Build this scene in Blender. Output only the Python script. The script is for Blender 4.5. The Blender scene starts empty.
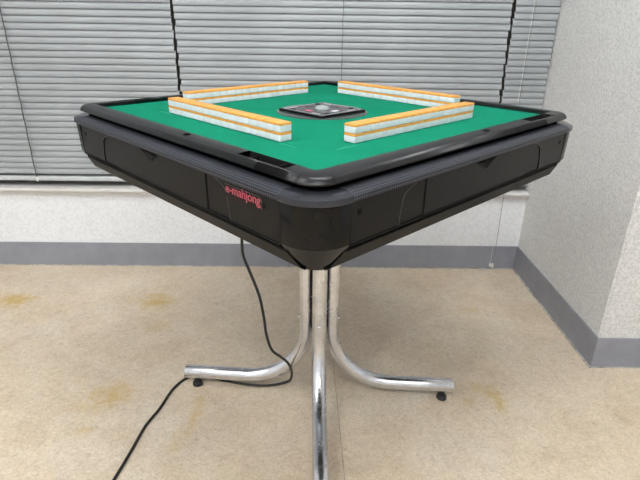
import bpy, bmesh, math, random
from mathutils import Vector, Matrix
random.seed(7)
sc = bpy.context.scene
col = sc.collection
PI = math.pi

# ------------------------------------------------------------------ camera, world, exposure
cam_d = bpy.data.cameras.new('camera')
cam_d.sensor_width = 36.0
cam_d.lens = 511.57 * 36.0 / 640.0
cam_d.clip_start = 0.02
cam = bpy.data.objects.new('camera', cam_d)
col.objects.link(cam)
_p, _r, _y = math.radians(-23.577), math.radians(0.841), math.radians(0.771)
fw = Vector((math.sin(_y) * math.cos(_p), math.cos(_y) * math.cos(_p), math.sin(_p)))
rt0 = Vector((math.cos(_y), -math.sin(_y), 0))
up0 = rt0.cross(fw)
rt = rt0 * math.cos(_r) + up0 * math.sin(_r)
up = -rt0 * math.sin(_r) + up0 * math.cos(_r)
M = Matrix((rt, up, -fw)).transposed().to_4x4()
M.translation = Vector((-0.01624, -1.17248, 0.98448))
cam.matrix_world = M
sc.camera = cam

sc.view_settings.view_transform = 'Standard'
sc.view_settings.look = 'None'
sc.view_settings.gamma = 1
sc.view_settings.exposure = 1.05
sc.view_settings.use_curve_mapping = False

world = bpy.data.worlds.new('night_outside')
sc.world = world
world.use_nodes = True
world.node_tree.nodes['Background'].inputs[0].default_value = (0.02, 0.018, 0.016, 1)
world.node_tree.nodes['Background'].inputs[1].default_value = 0.5

# ceiling lamps: (x, y, length, width, along_x, strength)
LAMPS = [(-1.7, -0.75, 1.2, 0.26, True, 10.0),
         (0.25, -0.35, 1.2, 0.26, True, 13.0),
         (-1.5, -2.1, 1.2, 0.26, True, 14.0),
         (0.25, -2.1, 1.2, 0.26, True, 15.0)]
LAMP_COLOR = (0.95, 0.98, 1.0)

# ------------------------------------------------------------------ materials
def new_mat(name, color=(0.8, 0.8, 0.8), rough=0.5, metal=0.0, **kw):
    m = bpy.data.materials.new(name)
    m.use_nodes = True
    b = m.node_tree.nodes['Principled BSDF']
    b.inputs['Base Color'].default_value = (*color, 1)
    b.inputs['Roughness'].default_value = rough
    b.inputs['Metallic'].default_value = metal
    for k, v in kw.items():
        b.inputs[k.replace('_', ' ')].default_value = v
    return m

class G:
    """small node-graph helper"""
    def __init__(s, m):
        s.t = m.node_tree; s.b = s.t.nodes['Principled BSDF']; s.l = s.t.links
        s.tc = s.t.nodes.new('ShaderNodeTexCoord')
    def n(s, kind, **kw):
        x = s.t.nodes.new(kind)
        for k, v in kw.items():
            if hasattr(x, k): setattr(x, k, v)
            else: x.inputs[k.replace('_', ' ')].default_value = v
        return x
    def link(s, a, b): s.l.new(a, b)
    def noise(s, scale, detail=3, rough=0.5, vec=None, dist=0.0):
        x = s.n('ShaderNodeTexNoise'); x.inputs['Scale'].default_value = scale
        x.inputs['Detail'].default_value = detail; x.inputs['Roughness'].default_value = rough
        x.inputs['Distortion'].default_value = dist
        s.link(vec or s.tc.outputs['Object'], x.inputs['Vector'])
        return x
    def ramp(s, src, stops):
        x = s.n('ShaderNodeValToRGB'); e = x.color_ramp.elements
        while len(e) < len(stops): e.new(0.5)
        for i, (p, c) in enumerate(stops):
            e[i].position = p; e[i].color = (*c, 1) if len(c) == 3 else c
        s.link(src, x.inputs['Fac']); return x
    def mix(s, fac, a, b, mode='MIX'):
        x = s.n('ShaderNodeMix'); x.data_type = 'RGBA'; x.blend_type = mode
        for sock, v in ((x.inputs['Factor'], fac), (x.inputs['A'], a), (x.inputs['B'], b)):
            pass
        fs = [i for i in x.inputs if i.name == 'Factor' and i.type == 'VALUE'][0]
        ca = [i for i in x.inputs if i.name == 'A' and i.type == 'RGBA'][0]
        cb = [i for i in x.inputs if i.name == 'B' and i.type == 'RGBA'][0]
        for sock, v in ((fs, fac), (ca, a), (cb, b)):
            if isinstance(v, (int, float)): sock.default_value = v
            elif isinstance(v, tuple): sock.default_value = (*v, 1)
            else: s.link(v, sock)
        return [o for o in x.outputs if o.type == 'RGBA'][0]
    def bump(s, h, strength, dist):
        x = s.n('ShaderNodeBump'); x.inputs['Strength'].default_value = strength
        x.inputs['Distance'].default_value = dist
        s.link(h, x.inputs['Height']); s.link(x.outputs['Normal'], s.b.inputs['Normal']); return x

def wall_mat(name, c, scale, strength, dirt=0.05, pit=0.9):
    m = new_mat(name, c, 0.75)
    g = G(m)
    n1 = g.noise(scale, 2, 0.55)
    r = g.ramp(n1.outputs['Fac'], [(0.38, (0, 0, 0)), (0.62, (1, 1, 1))])
    g.bump(r.outputs['Color'], strength, 0.0022)
    n2 = g.noise(2.2, 5, 0.6)
    r2 = g.ramp(n2.outputs['Fac'], [(0.35, tuple(x * (1 - dirt) for x in c)), (0.7, c)])
    n3 = g.ramp(n1.outputs['Fac'], [(0.36, (pit, pit, pit)), (0.58, (1, 1, 1))])
    g.link(g.mix(1.0, r2.outputs['Color'], n3.outputs['Color'], 'MULTIPLY'), g.b.inputs['Base Color'])
    return m

M_wall = wall_mat('painted_wall', (0.80, 0.81, 0.83), 110, 0.25)
M_pillar = wall_mat('stippled_wall', (0.83, 0.82, 0.80), 170, 1.0, 0.05, 0.80)
M_ceiling = wall_mat('ceiling_paint', (0.82, 0.82, 0.82), 60, 0.1)

def floor_mat():
    m = new_mat('vinyl_floor', rough=0.42)
    g = G(m)
    n1 = g.noise(5.5, 6, 0.65, dist=0.5)
    c1 = g.ramp(n1.outputs['Fac'], [(0.28, (0.53, 0.435, 0.325)), (0.5, (0.61, 0.52, 0.405)), (0.72, (0.66, 0.585, 0.475))])
    n2 = g.noise(70, 5, 0.75, dist=1.2)
    c2 = g.ramp(n2.outputs['Fac'], [(0.30, (0.80, 0.77, 0.73)), (0.45, (0.97, 0.97, 0.97)), (0.68, (1.12, 1.12, 1.12))])
    c = g.mix(1.0, c1.outputs['Color'], c2.outputs['Color'], 'MULTIPLY')
    n5 = g.noise(190, 4, 0.7, dist=0.6)
    c5 = g.ramp(n5.outputs['Fac'], [(0.34, (0.80, 0.78, 0.75)), (0.5, (1, 1, 1)), (0.66, (1.1, 1.1, 1.1))])
    c = g.mix(0.8, c, c5.outputs['Color'], 'MULTIPLY')
    n4 = g.noise(22, 4, 0.7, dist=2.0)
    c4 = g.ramp(n4.outputs['Fac'], [(0.35, (0.90, 0.88, 0.86)), (0.55, (1, 1, 1))])
    c = g.mix(0.8, c, c4.outputs['Color'], 'MULTIPLY')
    n6 = g.noise(3.2, 5, 0.7, dist=1.0)
    c6 = g.ramp(n6.outputs['Fac'], [(0.40, (1.0, 1.0, 1.0)), (0.55, (1.02, 0.975, 0.915)), (0.68, (0.92, 0.88, 0.83))])
    c = g.mix(0.75, c, c6.outputs['Color'], 'MULTIPLY')
    n7 = g.noise(420, 2, 0.6)
    c7 = g.ramp(n7.outputs['Fac'], [(0.30, (0.72, 0.69, 0.66)), (0.42, (1, 1, 1)), (0.62, (1.0, 1.0, 1.0)), (0.75, (1.15, 1.15, 1.15))])
    c = g.mix(0.7, c, c7.outputs['Color'], 'MULTIPLY')
    # yellow stains, each with a place of its own on the floor
    sep = g.tc.outputs['Object']
    wob = g.noise(34, 5, 0.75)
    for (x, y, sx, sy, s) in [(-1.135, 0.50, 0.085, 0.055, 0.85), (-0.60, 0.500, 0.075, 0.06, 0.75), (-0.575, -0.02, 0.065, 0.055, 0.55),
                              (-0.63, -0.07, 0.05, 0.04, 0.3), (-0.60, -0.155, 0.03, 0.025, 0.4), (0.50, -0.01, 0.035, 0.035, 0.5), (0.508, -0.055, 0.018, 0.03, 0.8),
                              (-0.33, -0.09, 0.014, 0.10, 0.45), (-0.36, -0.20, 0.02, 0.05, 0.3), (-0.55, 0.33, 0.05, 0.035, 0.3),
                              (0.55, 0.45, 0.05, 0.03, 0.3), (0.47, 0.02, 0.05, 0.02, 0.3), (0.42, -0.04, 0.02, 0.02, 0.35)]:
        mp = g.n('ShaderNodeMapping'); mp.vector_type = 'POINT'
        mp.inputs['Location'].default_value = (-x / sx, -y / sy, 0)
        mp.inputs['Scale'].default_value = (1 / sx, 1 / sy, 0)
        g.link(sep, mp.inputs['Vector'])
        ln = g.n('ShaderNodeVectorMath'); ln.operation = 'LENGTH'
        g.link(mp.outputs['Vector'], ln.inputs[0])
        ad = g.n('ShaderNodeMath'); ad.operation = 'MULTIPLY_ADD'
        g.link(wob.outputs['Fac'], ad.inputs[0]); ad.inputs[1].default_value = 3.6
        g.link(ln.outputs['Value'], ad.inputs[2])
        rr = g.ramp(ad.outputs['Value'], [(0.0, (s, s, s)), (0.5, (s, s, s)), (1.0, (0, 0, 0))])
        mr = g.n('ShaderNodeMapRange'); mr.inputs['From Min'].default_value = 1.9; mr.inputs['From Max'].default_value = 3.0
        mr.inputs['To Min'].default_value = s; mr.inputs['To Max'].default_value = 0.0
        g.link(ad.outputs['Value'], mr.inputs['Value'])
        g.t.nodes.remove(rr)
        c = g.mix(mr.outputs['Result'], c, (0.47, 0.30, 0.06))
    g.link(c, g.b.inputs['Base Color'])
    rg = g.ramp(n2.outputs['Fac'], [(0.3, (0.5, 0.5, 0.5)), (0.7, (0.36, 0.36, 0.36))])
    g.link(rg.outputs['Color'], g.b.inputs['Roughness'])
    g.bump(n2.outputs['Fac'], 0.12, 0.001)
    return m
M_floor = floor_mat()

def speck_mat(name, c, c2, scale, rough, metal=0.0, bump=0.0, spec=0.5):
    m = new_mat(name, c, rough, metal, Specular_IOR_Level=spec); g = G(m)
    n = g.noise(scale, 4, 0.6)
    r = g.ramp(n.outputs['Fac'], [(0.35, c), (0.65, c2)])
    g.link(r.outputs['Color'], g.b.inputs['Base Color'])
    if bump: g.bump(n.outputs['Fac'], bump, 0.0005)
    return m
M_base = speck_mat('vinyl_baseboard', (0.235, 0.243, 0.275), (0.275, 0.283, 0.318), 14, 0.42)
M_caulk = speck_mat('caulk', (0.26, 0.235, 0.20), (0.5, 0.48, 0.45), 30, 0.7)
M_slat = speck_mat('painted_slat', (0.275, 0.29, 0.30), (0.33, 0.348, 0.36), 3.5, 0.38)
M_rail = speck_mat('blind_rail', (0.46, 0.48, 0.49), (0.52, 0.54, 0.55), 8, 0.35)
M_cord = speck_mat('grey_cord', (0.16, 0.165, 0.15), (0.24, 0.24, 0.22), 200, 0.8)
M_ladder = speck_mat('dark_ladder_cord', (0.06, 0.062, 0.06), (0.12, 0.12, 0.115), 200, 0.8)
M_tassel = speck_mat('clear_plastic', (0.62, 0.62, 0.58), (0.75, 0.75, 0.72), 90, 0.35)
M_sill = speck_mat('window_sill', (0.60, 0.585, 0.56), (0.68, 0.66, 0.635), 5, 0.5)
M_alu = speck_mat('window_aluminium', (0.25, 0.24, 0.23), (0.32, 0.31, 0.3), 30, 0.45, 0.6)
M_glass = new_mat('window_glass', (0.9, 0.95, 0.95), 0.03, 0, Transmission_Weight=1.0)
M_plastic = speck_mat('black_plastic', (0.010, 0.0098, 0.0095), (0.013, 0.0125, 0.012), 30, 0.5, 0, 0.0, 0.12)
M_panel = speck_mat('satin_black_panel', (0.0075, 0.007, 0.0065), (0.010, 0.0095, 0.009), 260, 0.40, 0, 0.12, 0.18)
M_deep = speck_mat('recess_black', (0.003, 0.003, 0.003), (0.005, 0.005, 0.005), 30, 0.6, 0, 0, 0.1)
M_rim = speck_mat('satin_black_rim', (0.010, 0.010, 0.011), (0.014, 0.0135, 0.015), 40, 0.33, 0, 0, 0.33)
M_corner = speck_mat('glossy_black_corner', (0.005, 0.005, 0.005), (0.007, 0.007, 0.007), 20, 0.13, 0, 0, 0.22)
M_rubber = speck_mat('black_rubber', (0.012, 0.012, 0.013), (0.02, 0.02, 0.02), 80, 0.6)
M_cable = speck_mat('black_cable_sheath', (0.010, 0.010, 0.010), (0.016, 0.016, 0.016), 80, 0.5)

def chrome_mat():
    m = new_mat('steel_tube', (0.66, 0.66, 0.67), 0.24, 1.0); g = G(m)
    n = g.noise(45, 3, 0.6)
    r = g.ramp(n.outputs['Fac'], [(0.3, (0.60, 0.61, 0.64)), (0.5, (0.67, 0.68, 0.71)), (0.7, (0.71, 0.72, 0.75))])
    g.link(r.outputs['Color'], g.b.inputs['Base Color'])
    n2 = g.noise(18, 5, 0.7)
    r2 = g.ramp(n2.outputs['Fac'], [(0.3, (0.22, 0.22, 0.22)), (0.7, (0.29, 0.29, 0.29))])
    g.link(r2.outputs['Color'], g.b.inputs['Roughness'])
    return m
M_chrome = chrome_mat()

def felt_mat():
    m = new_mat('green_felt', (0.0, 0.25, 0.15), 0.95, 0, Sheen_Weight=0.0, Specular_IOR_Level=0.1); g = G(m)
    n = g.noise(9, 5, 0.7); n2 = g.noise(900, 2, 0.6)
    r = g.ramp(n.outputs['Fac'], [(0.3, (0.002, 0.180, 0.098)), (0.7, (0.004, 0.22, 0.125))])
    r2 = g.ramp(n2.outputs['Fac'], [(0.3, (0.82, 0.82, 0.82)), (0.7, (1.1, 1.1, 1.1))])
    g.link(g.mix(1.0, r.outputs['Color'], r2.outputs['Color'], 'MULTIPLY'), g.b.inputs['Base Color'])
    g.bump(n2.outputs['Fac'], 0.4, 0.0006)
    return m
M_felt = felt_mat()
M_seam = speck_mat('felt_worn_seam', (0.03, 0.33, 0.2), (0.12, 0.45, 0.3), 120, 0.95)
M_white = speck_mat('tile_white_resin', (0.80, 0.775, 0.85), (0.86, 0.835, 0.90), 60, 0.28)
M_orange = speck_mat('tile_orange_resin', (0.70, 0.31, 0.055), (0.77, 0.36, 0.07), 60, 0.28)

def knurl_mat():
    m = new_mat('textured_grey_strip', (0.05, 0.05, 0.06), 0.42, Specular_IOR_Level=0.25); g = G(m)
    mp = g.n('ShaderNodeMapping'); mp.inputs['Rotation'].default_value = (0, 0, PI / 4)
    uv = g.tc.outputs['UV']; g.link(uv, mp.inputs['Vector'])
    ch = g.n('ShaderNodeTexChecker'); ch.inputs['Scale'].default_value = 300
    ch.inputs['Color1'].default_value = (0.006, 0.006, 0.008, 1); ch.inputs['Color2'].default_value = (0.062, 0.066, 0.082, 1)
    g.link(mp.outputs['Vector'], ch.inputs['Vector'])
    g.link(ch.outputs['Color'], g.b.inputs['Base Color'])
    g.bump(ch.outputs['Fac'], 0.5, 0.0005)
    return m
M_knurl = knurl_mat()
M_smoothgrey = speck_mat('smooth_grey_corner_band', (0.050, 0.053, 0.064), (0.062, 0.066, 0.078), 20, 0.20, 0.6)
M_edge = speck_mat('panel_edge_highlight', (0.05, 0.048, 0.045), (0.07, 0.067, 0.063), 60, 0.35)  # paler than the panels: light caught by their edges, put into colour
M_plate = speck_mat('nameplate_black', (0.004, 0.002, 0.0025), (0.012, 0.003, 0.004), 40, 0.3, 0, 0, 0.2)
M_redtext = speck_mat('red_lettering', (0.33, 0.03, 0.055), (0.46, 0.10, 0.13), 300, 0.35)
M_outline = speck_mat('pale_outline', (0.12, 0.11, 0.115), (0.18, 0.17, 0.17), 60, 0.4)
M_console = speck_mat('console_smoked_top', (0.022, 0.018, 0.026), (0.06, 0.05, 0.066), 60, 0.14)
M_ring = speck_mat('console_ring', (0.035, 0.05, 0.045), (0.055, 0.07, 0.065), 20, 0.2)
M_white_mark = speck_mat('white_print', (0.6, 0.62, 0.62), (0.75, 0.76, 0.76), 60, 0.35)
M_red_mark = speck_mat('red_button', (0.55, 0.08, 0.14), (0.65, 0.14, 0.2), 60, 0.3)
M_dome = new_mat('clear_dome', (0.45, 0.52, 0.5), 0.15, 0, Transmission_Weight=0.35)
M_screw = speck_mat('screw_steel', (0.6, 0.6, 0.6), (0.75, 0.75, 0.75), 100, 0.25, 1.0)
M_lamp = bpy.data.materials.new('lamp_diffuser')
M_lamp.use_nodes = True
_b = M_lamp.node_tree.nodes['Principled BSDF']
_b.inputs['Emission Color'].default_value = (*LAMP_COLOR, 1)
_b.inputs['Emission Strength'].default_value = 1.0
M_housing = speck_mat('lamp_housing', (0.75, 0.75, 0.75), (0.8, 0.8, 0.8), 10, 0.5)

# ------------------------------------------------------------------ mesh helpers
def obj(name, bm, mat, parent=None, smooth=None, kind=None):
    """link a bmesh as one mesh object; smooth = angle in degrees below which edges shade smooth"""
    me = bpy.data.meshes.new(name)
    bmesh.ops.remove_doubles(bm, verts=bm.verts, dist=1e-6)
    bmesh.ops.recalc_face_normals(bm, faces=bm.faces)
    if smooth:
        for f in bm.faces: f.smooth = True
        a = math.radians(smooth)
        for e in bm.edges:
            if len(e.link_faces) == 2:
                e.smooth = e.calc_face_angle(0) < a
    bm.to_mesh(me); bm.free()
    for m in (mat if isinstance(mat, (list, tuple)) else [mat]):
        me.materials.append(m)
    o = bpy.data.objects.new(name, me)
    col.objects.link(o)
    if parent: o.parent = parent
    if kind: o['kind'] = kind
    return o

def thing(name, label, cat, loc=(0, 0, 0), rotz=0.0, group=None):
    o = bpy.data.objects.new(name, None)
    o.empty_display_size = 0.05
    col.objects.link(o)
    o.location = loc; o.rotation_euler = (0, 0, rotz)
    tag(o, label, cat, group)
    return o
def tag(o, label, cat, group=None):
    o['label'] = label; o['category'] = cat
    if group: o['group'] = group
    return o

def box(bm, x0, x1, y0, y1, z0, z1, bev=0.0, seg=2, mtx=None):
    r = bmesh.ops.create_cube(bm, size=1.0)
    vs = r['verts']
    for v in vs:
        v.co = Vector(((x0 + x1) / 2 + v.co.x * (x1 - x0), (y0 + y1) / 2 + v.co.y * (y1 - y0), (z0 + z1) / 2 + v.co.z * (z1 - z0)))
    if bev:
        es = list({e for v in vs for e in v.link_edges})
        rr = bmesh.ops.bevel(bm, geom=es, offset=bev, segments=seg, affect='EDGES', profile=0.5)
        vs = list({v for f in rr['faces'] for v in f.verts} | {v for v in vs if v.is_valid})
    if mtx is not None:
        bmesh.ops.transform(bm, matrix=mtx, verts=vs)
    return vs

def loft(bm, rings, closed=True, caps=True):
    """rings of equal-length point lists joined in order"""
    R = [[bm.verts.new(p) for p in ring] for ring in rings]
    n = len(R[0])
    for a, b in zip(R, R[1:]):
        for i in range(n if closed else n - 1):
            j = (i + 1) % n
            bm.faces.new((a[i], a[j], b[j], b[i]))
    if caps and closed:
        bm.faces.new(R[0]); bm.faces.new(R[-1])
    return R

def tube(bm, pts, r, n=16, caps=True):
    pts = [Vector(p) for p in pts]
    rings = []
    t = (pts[1] - pts[0]).normalized()
    nrm = t.orthogonal().normalized()
    for i, p in enumerate(pts):
        if i == 0: t2 = (pts[1] - pts[0]).normalized()
        elif i == len(pts) - 1: t2 = (pts[-1] - pts[-2]).normalized()
        else: t2 = ((pts[i + 1] - p).normalized() + (p - pts[i - 1]).normalized()).normalized()
        q = t.rotation_difference(t2); nrm = (q @ nrm).normalized(); t = t2
        bn = t.cross(nrm)
        rr = r[i] if isinstance(r, (list, tuple)) else r
        rings.append([p + (nrm * math.cos(2 * PI * k / n) + bn * math.sin(2 * PI * k / n)) * rr for k in range(n)])
    loft(bm, rings, True, caps)

def lathe(bm, prof, n=24, center=(0, 0, 0), mtx=None):
    """prof: (radius, z) from bottom to top, capped"""
    c = Vector(center)
    rings = []
    for r, z in prof:
        ring = [Vector((r * math.cos(2 * PI * k / n), r * math.sin(2 * PI * k / n), z)) for k in range(n)]
        if mtx is not None: ring = [mtx @ p for p in ring]
        rings.append([p + c for p in ring])
    loft(bm, rings, True, True)

def catmull(pts, sub=8):
    P = [Vector(p) for p in pts]
    P = [P[0] * 2 - P[1]] + P + [P[-1] * 2 - P[-2]]
    out = []
    for i in range(1, len(P) - 2):
        for k in range(sub):
            t = k / sub
            a, b, c, d = P[i - 1:i + 3]
            out.append(0.5 * ((2 * b) + (c - a) * t + (2 * a - 5 * b + 4 * c - d) * t * t + (3 * b - a - 3 * c + d) * t ** 3))
    out.append(P[-2])
    return out

# ------------------------------------------------------------------ room shell
YW = 0.796          # back wall (below the sill)
PX = 0.849          # left face of the pillar
PY = 0.121          # front face of the pillar
XL, XR, YB, ZC = -3.0, 2.4, -3.3, 2.5
BB = 0.1055         # baseboard height

bm = bmesh.new(); box(bm, XL - 0.1, XR + 0.1, YB - 0.1, 1.1, -0.06, 0.0)
obj('floor', bm, M_floor, kind='structure')
bm = bmesh.new(); box(bm, XL - 0.1, XR + 0.1, YB - 0.1, 1.1, ZC, ZC + 0.06)
obj('ceiling', bm, M_ceiling, kind='structure')
bm = bmesh.new()
box(bm, XL - 0.1, PX, YW, YW + 0.2, 0.0, 0.318)            # under the sill
box(bm, XL - 0.1, PX, YW, YW + 0.2, 2.06, ZC)              # lintel
box(bm, XL - 0.1, -2.45, YW, YW + 0.2, 0.318, 2.06)
obj('wall_back', bm, M_wall, kind='structure')
bm = bmesh.new(); box(bm, XL - 0.1, XL, YB, YW, 0, ZC); obj('wall_left', bm, M_wall, kind='structure')
bm = bmesh.new(); box(bm, XL - 0.1, XR + 0.1, YB - 0.1, YB, 0, ZC); obj('wall_front', bm, M_wall, kind='structure')
bm = bmesh.new(); box(bm, XR, XR + 0.1, YB, 1.0, 0, ZC); obj('wall_right', bm, M_wall, kind='structure')
bm = bmesh.new()
vs = box(bm, PX, XR, PY, 1.0, 0, ZC)
es = [e for e in bm.edges if all(abs(v.co.x - PX) < 1e-4 and abs(v.co.y - PY) < 1e-4 for v in e.verts)]
bmesh.ops.bevel(bm, geom=es, offset=0.006, segments=3, affect='EDGES')
obj('wall_pillar', bm, M_pillar, smooth=40, kind='structure')

# baseboards with a thin caulk line at the floor
def base_run(name, x0, x1, y0, y1):
    bm = bmesh.new(); box(bm, x0, x1, y0, y1, 0.0, BB, 0.0012, 1)
    return obj(name, bm, M_base, kind='structure')
base_run('baseboard_back', XL, PX - 0.004, YW - 0.004, YW - 0.0002)
bm = bmesh.new()
T_ = 0.005
loft(bm, [[(PX, YW - 0.004, z), (PX - T_, YW - 0.004, z), (PX - T_, PY - T_, z), (XR, PY - T_, z), (XR, PY, z), (PX, PY, z)] for z in (0, BB)])
obj('baseboard_pillar', bm, M_base, kind='structure')
base_run('baseboard_left', XL, XL + 0.004, YB, YW - 0.004)
base_run('baseboard_front', XL, XR, YB, YB + 0.004)
bm = bmesh.new()
box(bm, XL, PX - 0.008, YW - 0.0075, YW - 0.004, 0.0, 0.003)
box(bm, PX - T_ - 0.005, PX - T_, PY - T_ - 0.003, YW - 0.004, 0.0, 0.003)
box(bm, PX - T_ - 0.003, XR, PY - T_ - 0.003, PY - T_, 0.0, 0.003)
obj('trim_1', bm, M_caulk, kind='structure')
bm = bmesh.new(); box(bm, -0.1215, -0.1203, YW - 0.0044, YW - 0.0038, 0.0, BB)
obj('trim_3', bm, M_deep, kind='structure')
# seam between two sheets of the floor covering
bm = bmesh.new()
d = Vector((0.03, -1.0, 0)).normalized(); nn_ = Vector((-d.y, d.x, 0)) * 0.0009
a = Vector((0.0605, -0.29, 0.0002)) + d * 0.9; b = Vector((0.0605, -0.29, 0.0002)) - d * 1.0
loft(bm, [[a - nn_, a + nn_, a + nn_ + Vector((0, 0, .0003)), a - nn_ + Vector((0, 0, .0003))],
          [b - nn_, b + nn_, b + nn_ + Vector((0, 0, .0003)), b - nn_ + Vector((0, 0, .0003))]])
obj('trim_2', bm, speck_mat('floor_seam', (0.22, 0.17, 0.12), (0.42, 0.35, 0.27), 25, 0.6), kind='structure')

# window behind the blinds, dark outside
win = bpy.data.objects.new('window_1', None); col.objects.link(win); win['kind'] = 'structure'
win.location = (-0.8, 0.93, 0.345)
WX0, WX1, WY, WZ0, WZ1 = -2.45, PX, 0.93, 0.345, 2.06
def win_part(name, bm, mat):
    bmesh.ops.translate(bm, verts=bm.verts, vec=(0.8, -0.93, -0.345))
    return obj(name, bm, mat, win)
bm = bmesh.new()
for x in (WX0, -1.35, -0.25, PX - 0.045): box(bm, x, x + 0.045, WY, WY + 0.05, WZ0, WZ1, 0.002, 1)
box(bm, WX0, WX1, WY - 0.002, WY + 0.052, WZ0, WZ0 + 0.045, 0.002, 1); box(bm, WX0, WX1, WY - 0.002, WY + 0.052, WZ1 - 0.045, WZ1, 0.002, 1)
win_part('window_frame', bm, M_alu)
bm = bmesh.new(); box(bm, WX0, WX1, WY + 0.022, WY + 0.027, WZ0 + 0.04, WZ1 - 0.04)
win_part('glass', bm, M_glass)
bm = bmesh.new()
box(bm, WX0, PX - 0.0005, YW - 0.023, WY + 0.05, 0.333, 0.346, 0.003, 2)
box(bm, WX0, PX - 0.0005, YW - 0.010, WY + 0.05, 0.318, 0.334, 0.001, 1)
win_part('window_sill', bm, M_sill)

# ------------------------------------------------------------------ venetian blinds
BY = 0.806
def blind(x0, x1, pitch, zoff, ladders, label, clip_xs=()):
    root = thing('venetian_blind', label, 'blind', ((x0 + x1) / 2, BY, 0.376), 0, 'grey venetian blinds over the window')
    ox = (x0 + x1) / 2
    w = x1 - x0
    bm = bmesh.new()
    z = 0.412 + zoff
    tilt = math.radians(72)
    k = 0
    while z < 1.98:
        # crowned slat, front edge low, convex towards the room
        n = 6; ring_t = []; ring_b = []
        tl = tilt + random.uniform(-0.012, 0.012)
        sh_ = random.uniform(-0.003, 0.003)
        sag = [random.uniform(-0.0003, 0.0003) for _ in range(7)]
        xs = [-w / 2 + w * i / 6 for i in range(7)]
        cross = []
        for i in range(n + 1):
            s = (i / n - 0.5) * 0.0262
            crown = 0.0034 * (1 - (2 * i / n - 1) ** 2)
            # s runs from the low front edge to the high back edge; crown pushes to the room
            y = s * math.cos(tl) - crown * math.sin(tl)
            zz = s * math.sin(tl) + crown * math.cos(tl) * 0.4
            cross.append((y, zz))
        rings = []
        for j, x in enumerate(xs):
            dz = sag[j] if 0 < j < 6 else 0
            x += sh_ if j in (0, 6) else 0
            rings.append([(x, y, z + zz + dz - 0.376) for y, zz in cross] + [(x, y + 0.0003, z + zz + dz - 0.376) for y, zz in reversed(cross)])
        loft(bm, rings, True, True)
        z += pitch; k += 1
    obj('slats', bm, M_slat, root, smooth=50)
    bm = bmesh.new(); box(bm, -w / 2, w / 2, -0.0115, 0.0115, -0.004, 0.0135, 0.003, 3)
    obj('bottom_rail', bm, M_rail, root, smooth=40)
    bm = bmesh.new(); box(bm, -w / 2, w / 2, -0.0135, 0.0135, 1.62, 1.66, 0.002, 2)
    obj('head_rail', bm, M_rail, root, smooth=40)
    for lx, dark, wd in ladders:
        bm = bmesh.new()
        zt = 1.63; pts = []
        n = 90
        for i in range(n + 1):
            zz = 0.012 + (zt - 0.012) * i / n
            pts.append((lx - ox + 0.0007 * math.sin(i * 1.3), -0.0138, zz))
        tube(bm, pts, wd, 6)
        obj('ladder_cord', bm, M_ladder if dark else M_cord, root, smooth=60)
    for cx in clip_xs:
        bm = bmesh.new()
        box(bm, cx - ox - 0.006, cx - ox + 0.006, -0.0145, -0.009, -0.002, 0.012, 0.0015, 2)
        box(bm, cx - ox - 0.002, cx - ox + 0.004, -0.016, -0.011, -0.006, 0.004, 0.001, 1)
        obj('cord_clip', bm, M_tassel, root, smooth=40)
    return root
blind(-2.4, -0.5258, 0.0231, 0.0, [(-1.116, True, 0.0021), (-2.2, True, 0.0021)],
      'wide grey venetian blind at the left, with a clip on its bottom rail', [-1.116])
blind(-0.5150, 0.6775, 0.0227, 0.004, [(0.080, True, 0.0010)],
      'middle grey venetian blind behind the mahjong table')
blind(0.6880, 0.8450, 0.0225, 0.001, [],
      'narrow grey venetian blind beside the stippled pillar')

pc = thing('pull_cord', 'thin grey pull cord hanging in front of the narrow blind down to the baseboard', 'cord', (0.742, 0.764, 0.02))
bm = bmesh.new()
pts = [(0.0008 * math.sin(i * 0.7) + (0.003 if i < 3 else 0) * 0 - 0.001 * i / 20, (0.0 if i < 34 else 0.0), 0.018 + 0.049 * i) for i in range(38)]
tube(bm, pts, 0.0010, 6)
obj('cord', bm, M_cord, pc, smooth=60)
bm = bmesh.new()
pts = [(-0.011 + 0.006 * math.sin(i / 37 * PI), 0.001, 0.018 + 0.049 * i) for i in range(38)]
tube(bm, pts, 0.0006, 6)
obj('cord', bm, M_tassel, pc, smooth=60)
bm = bmesh.new()
lathe(bm, [(0.0035, 0.0), (0.0055, 0.002), (0.005, 0.014), (0.002, 0.021)], 12, (-0.001, 0, 0))
lathe(bm, [(0.0035, 0.0), (0.005, 0.002), (0.0045, 0.012), (0.002, 0.018)], 12, (-0.0115, 0.001, 0.003))
obj('tassel', bm, M_tassel, pc, smooth=40)

# ------------------------------------------------------------------ ceiling lamps (out of frame, over and behind the camera)
for i, (x, y, L, W, ax, st) in enumerate(LAMPS):
    lx, ly = (L, W) if ax else (W, L)
    where = ['over the left part of the floor', 'right over the table', 'at the far left behind the camera', 'straight behind the camera'][i]
    t = thing('ceiling_light', 'white fluorescent ceiling fitting ' + where, 'lamp', (x, y, ZC - 0.07), 0, 'fluorescent ceiling fittings')
    bm = bmesh.new(); box(bm, -lx / 2 - 0.02, lx / 2 + 0.02, -ly / 2 - 0.02, ly / 2 + 0.02, 0.03, 0.07, 0.004, 1)
    obj('housing', bm, M_housing, t)
    bm = bmesh.new(); box(bm, -lx / 2, lx / 2, -ly / 2, ly / 2, 0.0, 0.031, 0.004, 1)
    m = M_lamp.copy(); m.name = 'lamp_diffuser_lit'
    m.node_tree.nodes['Principled BSDF'].inputs['Emission Strength'].default_value = st
    obj('diffuser', bm, m, t)

# ------------------------------------------------------------------ the mahjong table
H = 0.7981
FELT = H - 0.0096
TH = math.radians(43.488)
table = thing('mahjong_table', 'square black automatic mahjong table with green felt top on four bent steel tube legs', 'table', (0, 0, 0), TH)
def side_m(k): return Matrix.Rotation(k * PI / 2, 4, 'Z')
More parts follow.
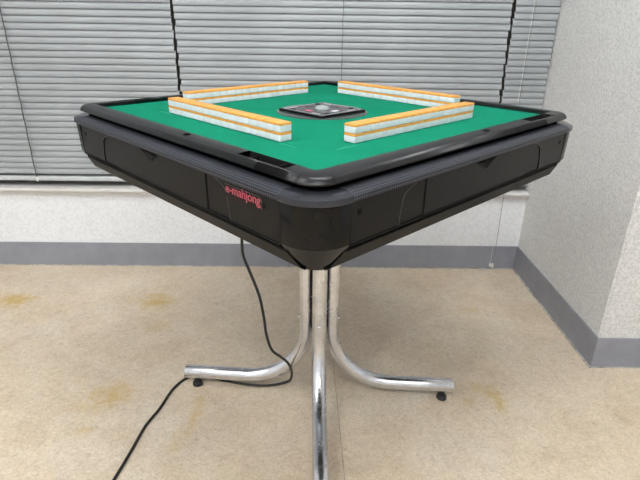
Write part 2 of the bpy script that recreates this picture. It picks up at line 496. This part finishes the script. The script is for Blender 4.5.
# side frame: a = along the side (towards the sitter's right hand), n = outwards, d = drop below the rim top
def P3(k, a, n, d): return side_m(k) @ Vector((a, -n, H - d))
RIGHT, BACKR, BACKL, LEFT = 0, 1, 2, 3

# playing surface
bm = bmesh.new(); box(bm, -0.362, 0.362, -0.362, 0.362, FELT - 0.012, FELT)
obj('felt_top', bm, M_felt, table)
# worn hatch seams in the felt beside the walls
for k in (RIGHT, LEFT):
    for a0, a1 in ((-0.232, -0.182), (0.182, 0.222)):
        bm = bmesh.new()
        box(bm, a0, a1, -0.2735, -0.2727, FELT - 0.0005, FELT + 0.00025, mtx=side_m(k))
        obj('hatch_seam', bm, M_seam, table)

# body core
def rounded(B, r, n=10, us=None):
    out = []
    for k in range(4):
        R = side_m(k)
        c = (B - r, -(B - r))
        for i in range(n + 1):
            a = -PI / 2 + (PI / 2) * i / n
            out.append(R @ Vector((c[0] + r * math.cos(a), c[1] + r * math.sin(a), 0)))
    return out
def ring(B, r, d): return [(p.x, p.y, H - d) for p in rounded(B, r)]
bm = bmesh.new()
loft(bm, [ring(0.378, 0.045, 0.0205), ring(0.378, 0.045, 0.0125)])
loft(bm, [ring(0.365, 0.05, 0.1400), ring(0.392, 0.06, 0.110), ring(0.392, 0.06, 0.0225), ring(0.370, 0.05, 0.0205)])
obj('body', bm, M_deep, table, smooth=40)

# rim: four sides, each with a point-stick tray near its right-hand end, joined at the corners
prof = [(0.3605, 0.0115), (0.3605, 0.0022), (0.3620, 0.0010), (0.3640, 0.0006), (0.3860, 0.0018), (0.3900, 0.0032), (0.3935, 0.0060),
        (0.3965, 0.0110), (0.3962, 0.0128), (0.3940, 0.0142), (0.3840, 0.0148)]
TA0, TA1 = 0.216, 0.324
RC = 0.036   # rim outer corner radius
def rim_pt(k, n, d, t):
    """point of the rim corner sweep: t 0..1 round the corner at the right-hand end of side k"""
    r = max(n - (0.3965 - RC), 0.004) if n > 0.3965 - RC else 0.004
    c = n - r
    a = -PI / 2 + t * PI / 2
    return side_m(k) @ Vector((c + r * math.cos(a), -c + r * math.sin(a), H - d))
for k in range(4):
    bm = bmesh.new()
    a_left = -(0.3965 - RC); a_right = 0.3965 - RC
    def crossring(a, pr=prof): return [P3(k, a, n, d) for n, d in pr]
    loft(bm, [crossring(a_left + 0.0006), crossring(TA0)], True, True)
    loft(bm, [crossring(TA1), crossring(a_right - 0.0006)], True, True)
    # tray portion: outer wall, thin felt-side lip, sunk floor
    trayp = [(0.3605, 0.0115), (0.3605, 0.0022), (0.3612, 0.0012), (0.3625, 0.0012), (0.3630, 0.0120), (0.3835, 0.0120), (0.3843, 0.0026), (0.3858, 0.0020)] + prof[5:]
    loft(bm, [crossring(TA0, trayp), crossring(TA1, trayp)], True, True)
    rim = obj('rim_side', bm, M_rim, table, smooth=35)
    # tray insert
    bm = bmesh.new()
    R = side_m(k)
    vs = box(bm, TA0 + 0.001, TA1 - 0.001, -0.3830, -0.3635, H - 0.0119, H - 0.0105); bmesh.ops.transform(bm, matrix=R, verts=vs)
    vs = box(bm, TA0 + 0.022, TA0 + 0.0235, -0.3830, -0.3635, H - 0.0110, H - 0.0045); bmesh.ops.transform(bm, matrix=R, verts=vs)
    vs = box(bm, TA1 - 0.018, TA1 - 0.016, -0.3830, -0.3635, H - 0.0110, H - 0.0025); bmesh.ops.transform(bm, matrix=R, verts=vs)
    obj('stick_tray', bm, M_plastic, rim)
    bm = bmesh.new()
    vs = box(bm, 0.050, 0.060, -0.3800, -0.3700, H - 0.0050, H + 0.0008, 0.0012, 2); bmesh.ops.transform(bm, matrix=R, verts=vs)
    obj('latch', bm, M_deep, rim, smooth=40)
    # rim corner piece at the right-hand end
    bm = bmesh.new()
    rings = []
    N = 10
    rings.append([P3(k, a_right, n, d) for n, d in prof])
    for i in range(N + 1):
        rings.append([rim_pt(k, n, d, i / N) for n, d in prof])
    kk = (k + 1) % 4
    rings.append([P3(kk, a_left, n, d) for n, d in prof])
    loft(bm, rings, True, True)
    obj('rim_corner', bm, M_rim, table, smooth=35)

# upper textured strips (sides) and smooth bands (corners), panels, corner covers
strip = [(0.388, 0.0220), (0.4020, 0.0222), (0.4050, 0.0228), (0.4145, 0.0275), (0.4155, 0.0340), (0.4148, 0.0365), (0.4100, 0.0372), (0.388, 0.0375)]
SE = 0.343           # where corner pieces begin
for k in range(4):
    bm = bmesh.new()
    loft(bm, [[P3(k, a, n, d) for n, d in strip] for a in (-SE, SE)], True, True)
    uvl = bm.loops.layers.uv.new('UVMap')
    bm.verts.ensure_lookup_table()
    Rinv = side_m(-k)
    acc = [0.0]
    for (n0, d0), (n1, d1) in zip(strip, strip[1:]): acc.append(acc[-1] + math.hypot(n1 - n0, d1 - d0))
    for f in bm.faces:
        for lp in f.loops:
            q = Rinv @ lp.vert.co
            i = min(range(len(strip)), key=lambda j: math.hypot(strip[j][0] + q.y, strip[j][1] - (H - q.z)))
            lp[uvl].uv = (q.x, acc[i])
    st = obj('top_strip', bm, M_knurl, table, smooth=30)

def arc_a(sgn, off=0.0):
    """the curved seam between end panel and side cover: points (a, d) from the top"""
    pts = []
    for i in range(9):
        t = i / 8
        pts.append((sgn * (off + 0.176 + 0.052 * math.sin(t * PI / 2)), 0.0388 + 0.022 * (1 - math.cos(t * PI / 2))))
    pts.append((sgn * (off + 0.232), 0.0800)); pts.append((sgn * (off + 0.234), PB))
    return pts
def slab(bm, k, poly, n0, n1, bev=0.0008):
    """extrude polygon (a,d) from n0 (inside) to n1 (outer face)"""
    A = [bm.verts.new(P3(k, a, n0, d)) for a, d in poly]
    Bv = [bm.verts.new(P3(k, a, n1, d)) for a, d in poly]
    f = bm.faces.new(Bv); bm.faces.new(list(reversed(A)))
    m = len(poly)
    for i in range(m):
        bm.faces.new((A[i], A[(i + 1) % m], Bv[(i + 1) % m], Bv[i]))
    if bev:
        es = [e for e in f.edges]
        bmesh.ops.bevel(bm, geom=es, offset=bev, segments=2, affect='EDGES')
PT, PB = 0.0385, 0.1000
PN = 0.4095
LC = M_panel
for k in range(4):
    hc = {LEFT: -0.022, RIGHT: 0.006}.get(k, -0.008)     # finger notch centre
    DWL = 0.1715; DWR = 0.160 if k == LEFT else 0.1715
    # drawer front with a finger notch under its top edge
    bm = bmesh.new()
    w2 = 0.040
    # the notch: shallow V scooped out of the top edge region
    poly = [(-DWL, PT), (hc - w2, PT), (hc - 0.027, PT + 0.0060), (hc - 0.008, PT + 0.0185), (hc + 0.008, PT + 0.0185), (hc + 0.027, PT + 0.0060), (hc + w2, PT), (DWR, PT), (DWR, PB), (-DWL, PB)]
    slab(bm, k, poly, 0.397, PN)
    door = obj('drawer_front', bm, M_panel, table, smooth=30)
    # scooped finger grip inside the notch
    bm = bmesh.new()
    rows = []
    lower = [(hc - w2, PT), (hc - 0.027, PT + 0.0060), (hc - 0.008, PT + 0.0185), (hc + 0.008, PT + 0.0185), (hc + 0.027, PT + 0.0060), (hc + w2, PT)]
    outer = [P3(k, a, PN - 0.0004, d) for a, d in lower]
    inner = [P3(k, hc + (a - hc) * 0.8, PN - 0.0065, PT + (d - PT) * 0.50) for a, d in lower]
    loft(bm, [outer, inner], False, False)
    obj('finger_grip', bm, M_panel, door, smooth=25)
    bm = bmesh.new()
    back = [bm.verts.new(p) for p in inner]
    top_ = [bm.verts.new(P3(k, hc + (a - hc) * 0.8, PN - 0.0120, PT - 0.0005)) for a, d in lower]
    for i in range(5): bm.faces.new((back[i], back[i + 1], top_[i + 1], top_[i]))
    obj('grip_recess', bm, M_deep, door, smooth=25)  # blacker than the panel, the notch's shade put into its colour
    for sgn in (-1, 1):
        off = -0.012 if (k, sgn) == (LEFT, 1) else 0.0
        DW = DWR if sgn > 0 else DWL
        arc = arc_a(sgn, off)
        # small cover between the drawer seam and the curved seam
        far = (k, sgn) in ((LEFT, -1), (RIGHT, 1))
        g = sgn * (0.0034 if far else 0.0018)
        bm = bmesh.new()
        poly = [(sgn * DW + g * 0.6, PT)] + [(a - g * 0.3, d) for a, d in arc] + [(sgn * DW + g * 0.6, PB)]
        slab(bm, k, poly, 0.397, PN - 0.0016)
        obj('side_cover', bm, M_panel, table, smooth=30)
        bm = bmesh.new()
        poly = [(a + g * 0.6, d) for a, d in arc] + [(sgn * (SE - 0.001), PB), (sgn * (SE - 0.001), PT), (sgn * 0.178, PT)]
        slab(bm, k, poly, 0.397, PN)
        ep = obj('end_panel', bm, M_panel, table, smooth=30)
        bm = bmesh.new()
        tube(bm, [P3(k, a + g * 0.6, PN - 0.0001, d) for a, d in arc[2:]], 0.0006, 6)
        obj('edge_highlight', bm, M_edge, ep, smooth=60)  # added rib whose paler colour paints the light along the panel edge
        # screw socket
        bm = bmesh.new()
        Rm = side_m(k) @ Matrix.Translation((sgn * {(RIGHT, -1): 0.326, (LEFT, 1): 0.306}.get((k, sgn), 0.320), -PN - 0.0001, H - 0.0555)) @ Matrix.Rotation(PI / 2, 4, 'X')
        lathe(bm, [(0.0046, -0.002), (0.0046, 0.0005), (0.0034, 0.0006)], 14, mtx=Rm)
        obj('screw_socket', bm, M_deep, ep, smooth=40)
    # ledge under the panels, groove, lower band
    bm = bmesh.new()
    pr = [(0.396, 0.1004), (0.4110, 0.1004), (0.4115, 0.1020), (0.4065, 0.1045), (0.396, 0.1045)]
    loft(bm, [[P3(k, a, n, d) for n, d in pr] for a in (-SE + 0.001, SE - 0.001)], True, True)
    obj('ledge', bm, M_plastic, table)
    bm = bmesh.new()
    pr = [(0.385, 0.1110), (0.4030, 0.1110), (0.4035, 0.1130), (0.3865, 0.1400), (0.3830, 0.1418), (0.360, 0.1418)]
    w_ = [0.347, 0.347, 0.348, 0.360, 0.362, 0.335]
    loft(bm, [[P3(k, s * w, n, d) for (n, d), w in zip(pr, w_)] for s in (-1, 1)], True, True)
    # small clips in the groove
    for a in (-0.31, -0.17, 0.17, 0.31):
        vs = box(bm, a - 0.003, a + 0.003, -0.4005, -0.394, H - 0.1115, H - 0.1040, 0.0005, 1); bmesh.ops.transform(bm, matrix=side_m(k), verts=vs)
    obj('lower_band', bm, M_plastic, table, smooth=30)

    # corner cover at the right-hand end of side k
    def corner(levels, name, mat, sm=35):
        bm = bmesh.new()
        outer = []
        for (B, r, d, us) in levels:
            row = []
            c = B - r
            row.append(Vector((us, -B, H - d)))
            if us < c - 1e-4: row.append(Vector((c, -B, H - d)))
            else: row.append(Vector((us, -B, H - d)))
            for i in range(1, 16):
                a = -PI / 2 + PI / 2 * i / 16
                row.append(Vector((c + r * math.cos(a), -c + r * math.sin(a), H - d)))
            row.append(Vector((B, -min(max(us, 0), c) if us < c - 1e-4 else -us, H - d)))
            row.append(Vector((B, -us, H - d)))
            outer.append(row)
        inner = [[Vector((p.x * 0.962, p.y * 0.962, p.z)) for p in row] for row in outer]
        R = side_m(k)
        rows = [[R @ p for p in row] for row in outer] + [[R @ p for p in row] for row in reversed(inner)]
        rows.append(rows[0])
        V = [[bm.verts.new(p) for p in row] for row in rows[:-1]]; V.append(V[0])
        n = len(V[0])
        for A_, B_ in zip(V, V[1:]):
            for i in range(n - 1):
                try: bm.faces.new((A_[i], A_[i + 1], B_[i + 1], B_[i]))
                except ValueError: pass
        for s in (0, n - 1):
            try: bm.faces.new([row[s] for row in V[:-1]])
            except ValueError: pass
        bmesh.ops.remove_doubles(bm, verts=bm.verts, dist=1e-5)
        return obj(name, bm, mat, table, smooth=sm)
    corner([(0.4020, 0.055, 0.0222, SE), (0.4050, 0.057, 0.0228, SE), (0.4145, 0.063, 0.0275, SE), (0.4155, 0.064, 0.0340, SE), (0.4148, 0.063, 0.0365, SE)], 'corner_band', M_smoothgrey)
    corner([(0.4112, 0.061, 0.0368, SE), (0.4118, 0.061, 0.0385, SE), (0.4098, 0.060, 0.0995, SE), (0.4083, 0.059, 0.1020, SE), (0.3990, 0.050, 0.1170, SE + 0.008), (0.3880, 0.040, 0.1350, SE + 0.018), (0.3840, 0.037, 0.1420, SE + 0.022)], 'corner_cover', M_corner, 25)

# closed underside and leg mounting plate
bm = bmesh.new()
loft(bm, [ring(0.378, 0.045, 0.1425), ring(0.378, 0.045, 0.1395)])
obj('underside', bm, M_plastic, table)
bm = bmesh.new(); box(bm, -0.14, 0.14, -0.14, 0.14, H - 0.177, H - 0.1420, 0.004, 2)
obj('mounting_plate', bm, M_plastic, table, smooth=40)

# nameplate on the left-hand side panel
plate_poly = []
a0, a1, d0, d1, rr_ = 0.2150, 0.3040, 0.0435, 0.0640, 0.004
bm = bmesh.new()
slab(bm, LEFT, [(a0, d0), (a1 - 0.006, d0), (a1 - 0.001, d0 + 0.004), (a1, d1), (a0 + 0.002, d1)], PN - 0.001, PN + 0.0006, 0.0002)
plate = obj('nameplate', bm, M_plate, table)
bm = bmesh.new()
pp = [(a0, d0), (a1 - 0.006, d0), (a1 - 0.001, d0 + 0.004), (a1, d1 - 0.003)]
tube(bm, [P3(LEFT, a, PN + 0.0006, d) for a, d in pp], 0.0003, 6)
obj('outline', bm, M_outline, plate)
cu = bpy.data.curves.new('lettering', 'FONT')
cu.body = 'e-mahjong'; cu.size = 0.0195; cu.extrude = 0.0003; cu.offset = 0.00022; cu.align_x = 'CENTER'; cu.space_character = 0.98
tmp = bpy.data.objects.new('lettering_curve', cu); col.objects.link(tmp)
bpy.context.view_layer.update()
dg = bpy.context.evaluated_depsgraph_get()
me = bpy.data.meshes.new_from_object(tmp.evaluated_get(dg))
bpy.data.objects.remove(tmp)
xs = [v.co.x for v in me.vertices]; w0 = max(xs) - min(xs); mid = (max(xs) + min(xs)) / 2
sx = 0.0840 / w0
# text plane: x along the side, y up, z outwards
RL = side_m(LEFT)
for v in me.vertices:
    x, y, z = (v.co.x - mid) * sx, v.co.y, v.co.z
    v.co = RL @ Vector((0.2590 + x, -(PN + 0.0008 + z), H - 0.0555 + y))
me.materials.clear(); me.materials.append(M_redtext)
txt = bpy.data.objects.new('lettering', me); col.objects.link(txt); txt.parent = plate
txt['label'] = 'red lettering reading e-mahjong'

# centre console: round ring, square smoked top, dice dome, buttons
bm = bmesh.new(); lathe(bm, [(0.102, FELT - 0.002), (0.102, FELT + 0.0006), (0.0995, FELT + 0.0016), (0.088, FELT + 0.0016)], 64)
ring_o = obj('console_ring', bm, M_ring, table, smooth=30)
CZ = FELT + 0.0016
bm = bmesh.new()
box(bm, -0.0690, 0.0690, -0.0690, 0.0690, CZ - 0.001, CZ + 0.0045, 0.001, 2)
cons = obj('centre_console', bm, M_deep, table, smooth=30)
bm = bmesh.new(); box(bm, -0.0675, 0.0675, -0.0675, 0.0675, CZ + 0.0042, CZ + 0.0052, 0.0005, 1)
obj('smoked_top', bm, M_console, cons)
CT = CZ + 0.0052
bm = bmesh.new(); lathe(bm, [(0.016, CT), (0.0155, CT + 0.003), (0.012, CT + 0.006), (0.006, CT + 0.0075), (0.001, CT + 0.008)], 32)
obj('dice_dome', bm, M_dome, cons, smooth=60)
for dx, dy, rz in ((-0.006, 0.004, 0.3), (0.007, -0.003, 0.9)):
    bm = bmesh.new(); vs = box(bm, -0.0026, 0.0026, -0.0026, 0.0026, CT, CT + 0.0045, 0.0005, 1)
    bmesh.ops.transform(bm, matrix=Matrix.Translation((dx, dy, 0)) @ Matrix.Rotation(rz, 4, 'Z'), verts=vs)
    obj('die', bm, M_white_mark, cons)
for k in range(4):
    R = side_m(k)
    bm = bmesh.new()
    vs = box(bm, -0.009, 0.009, -0.046, -0.036, CT - 0.0004, CT + 0.0006, 0.0003, 1); bmesh.ops.transform(bm, matrix=R, verts=vs)
    obj('score_window', bm, {LEFT: M_red_mark, RIGHT: M_white_mark}.get(k, M_smoothgrey), cons)
    bm = bmesh.new()
    lathe(bm, [(0.0062, CT - 0.0004), (0.0062, CT + 0.0010), (0.005, CT + 0.0016)], 16, tuple(R @ Vector((-0.038, -0.0540, 0))))
    obj('button', bm, M_smoothgrey, cons, smooth=40)
    bm = bmesh.new()
    for (x0, x1, y0, y1) in ((-0.060, 0.060, -0.0625, -0.0619), (0.026, 0.050, -0.055, -0.053)):
        vs = box(bm, x0, x1, y0, y1, CT - 0.0003, CT + 0.0003); bmesh.ops.transform(bm, matrix=R, verts=vs)
    obj('printed_mark', bm, M_white_mark, cons)

# legs: four bent tubes gathered into one column; angles in world, table frame is rotated by TH
R0, RB, ZL, RT = 0.0345, 0.165, 0.0455, 0.0190
LEG_ANG = [math.radians(x) for x in (180 - 4.34, -4.34, -89.2, 90.8)]
for li, ang in enumerate(LEG_ANG):
    A = ang - TH
    dirv = Vector((math.cos(A), math.sin(A), 0))
    def LP(r, z): return dirv * r + Vector((0, 0, z))
    REnd = 0.381 if li == 0 else 0.376
    pts = [LP(R0, H - 0.160), LP(R0, 0.5), LP(R0, 0.35), LP(R0, ZL + RB)]
    for i in range(1, 15):
        t = i / 14 * PI / 2
        pts.append(LP(R0 + RB * (1 - math.cos(t)), ZL + RB * (1 - math.sin(t))))
    pts += [LP(0.28, ZL), LP(REnd - 0.0015, ZL), LP(REnd, ZL)]
    bm = bmesh.new()
    tube(bm, pts, [RT] * (len(pts) - 1) + [RT - 0.0012], 32)
    leg = obj('leg', bm, M_chrome, table, smooth=50)
    # screw foot
    bm = bmesh.new()
    c = dirv * 0.350
    lathe(bm, [(0.0125, 0.0), (0.0145, 0.0015), (0.0140, 0.0085), (0.0110, 0.0135), (0.0060, 0.0145), (0.0060, ZL - RT + 0.003)], 24, tuple(c))
    obj('levelling_foot', bm, M_rubber, leg, smooth=35)
    # bolt head
    bm = bmesh.new()
    zq = 0.248
    Rm = Matrix.Translation(LP(R0 + RT - 0.0008, zq)) @ Matrix.Rotation(A, 4, 'Z') @ Matrix.Rotation(PI / 2, 4, 'Y')
    lathe(bm, [(0.0058, 0.0), (0.0056, 0.0025), (0.0035, 0.0036), (0.0018, 0.0030)], 16, mtx=Rm)
    obj('bolt', bm, M_screw, leg, smooth=40)
bm = bmesh.new()
lathe(bm, [(0.0165, 0.215), (0.0165, H - 0.16)], 24)
obj('centre_post', bm, M_rubber, table, smooth=40)

# ------------------------------------------------------------------ power cable
cb = thing('power_cable', 'thin black power cable hanging from the table and trailing over the floor to the left', 'cable', (-0.2, 0.03, 0))
path = [(-0.190, -0.02, H - 0.1435), (-0.191, -0.020, 0.56), (-0.1925, -0.02, 0.48), (-0.190, -0.03, 0.4435), (-0.175, -0.045, 0.410), (-0.1516, -0.055, 0.345), (-0.1406, -0.06, 0.281),
        (-0.1357, -0.06, 0.230), (-0.1231, -0.055, 0.180), (-0.1002, -0.05, 0.154), (-0.0824, -0.04, 0.127), (-0.0741, -0.022, 0.087), (-0.0775, 0.012, 0.035), (-0.092, 0.030, 0.007),
        (-0.1388, 0.0185, 0.0040), (-0.197, 0.020, 0.0040), (-0.272, 0.038, 0.0040), (-0.335, 0.058, 0.0040), (-0.384, 0.050, 0.0040), (-0.414, 0.000, 0.0040),
        (-0.430, -0.080, 0.0040), (-0.449, -0.145, 0.0040), (-0.458, -0.225, 0.0040), (-0.470, -0.314, 0.0040), (-0.486, -0.40, 0.0040), (-0.51, -0.5, 0.0040), (-0.50, -0.75, 0.0040), (-0.62, -1.1, 0.0040), (-0.75, -1.5, 0.0040)]
bm = bmesh.new()
tube(bm, [Vector(p) - Vector((-0.2, 0.03, 0)) for p in catmull(path, 8)], 0.0037, 10)
obj('sheath', bm, M_cable, cb, smooth=60)
bm = bmesh.new()
lathe(bm, [(0.0045, -0.03), (0.0058, -0.012), (0.0062, 0.000)], 14, (0.010, -0.050, H - 0.1428))
obj('strain_relief', bm, M_rubber, cb, smooth=40)

# ------------------------------------------------------------------ mahjong tiles: four walls, seventeen long and two high
TW, TD, THH = 0.02205, 0.0257, 0.01590
def tile_proto():
    root = thing('mahjong_tile', 'tile', 'mahjong tile')
    wb = 0.0114
    bm = bmesh.new(); box(bm, -TW / 2, TW / 2, -TD / 2, TD / 2, 0, THH, 0.0017, 3)
    # split the bevelled block into white body and orange back
    g = bm.verts[:] + bm.edges[:] + bm.faces[:]
    r = bmesh.ops.bisect_plane(bm, geom=g, plane_co=(0, 0, wb), plane_no=(0, 0, 1), clear_outer=True)
    ed = [e for e in bm.edges if e.is_boundary]
    bmesh.ops.contextual_create(bm, geom=ed)
    a = obj('white_face_block', bm, M_white, root, smooth=40)
    bm = bmesh.new(); box(bm, -TW / 2, TW / 2, -TD / 2, TD / 2, 0, THH, 0.0017, 3)
    g = bm.verts[:] + bm.edges[:] + bm.faces[:]
    bmesh.ops.bisect_plane(bm, geom=g, plane_co=(0, 0, wb), plane_no=(0, 0, 1), clear_inner=True)
    ed = [e for e in bm.edges if e.is_boundary]
    bmesh.ops.contextual_create(bm, geom=ed)
    b = obj('orange_back', bm, M_orange, root, smooth=40)
    return root, [a, b]
proto, pch = tile_proto()
# fitted placement of each wall: d outer face distance, a start, length
d_ = [0.2695 - 0.0046, 0.2695 + 0.0039, 0.2695 + 0.0013, 0.2695 - 0.0006]
s_ = [0.0065, 0.004, 0.003, -0.0137]
A0, A1 = -0.1874, 0.1898
WALLN = {RIGHT: 'near right wall', BACKR: 'far right wall', BACKL: 'far left wall', LEFT: 'near left wall'}
# which end we count from: the end nearest the front corner / the middle of the far side
ENDN = {RIGHT: "its near end", BACKR: "its far-corner end", BACKL: "its far-corner end", LEFT: "its near end"}
ORD = ['first from', '2nd from', '3rd from', '4th from', '5th from', '6th from', '7th from', '8th from', '9th from', '10th from', '11th from', '12th from',
       '13th from', '14th from', '15th from', '16th from', '17th from']
pitch = (A1 - A0) / 17
RT4 = Matrix.Rotation(TH, 4, 'Z')
first = True
for k in range(4):
    R = RT4 @ side_m(k)
    # the visible walls' own depth: outer face at -d, tile depth inwards
    for tier in (0, 1):
        for i in range(17):
            a = A0 + s_[k] + pitch * (i + 0.5)
            jit = random.uniform(-0.00025, 0.00025)
            v = -d_[k] + TD / 2 + jit
            z = FELT + 0.0003 + tier * (THH + 0.0001)
            p = R @ Vector((a, v, z))
            if first:
                root = proto; first = False
            else:
                root = proto.copy(); col.objects.link(root)
                for ch in pch:
                    c = ch.copy(); col.objects.link(c); c.parent = root
            root.location = p
            root.rotation_euler = (0, 0, TH + k * PI / 2 + random.uniform(-0.004, 0.004))
            n = i if k in (RIGHT, BACKL) else 16 - i
            if k == BACKL: n = i
            tn = 'upper' if tier else 'lower'
            root['label'] = 'orange-backed white mahjong tile, %s row, %s, %s %s' % (tn, WALLN[k], ORD[n], ENDN[k])
            root['category'] = 'mahjong tile'
            root['group'] = 'mahjong tiles in the %s' % WALLN[k]
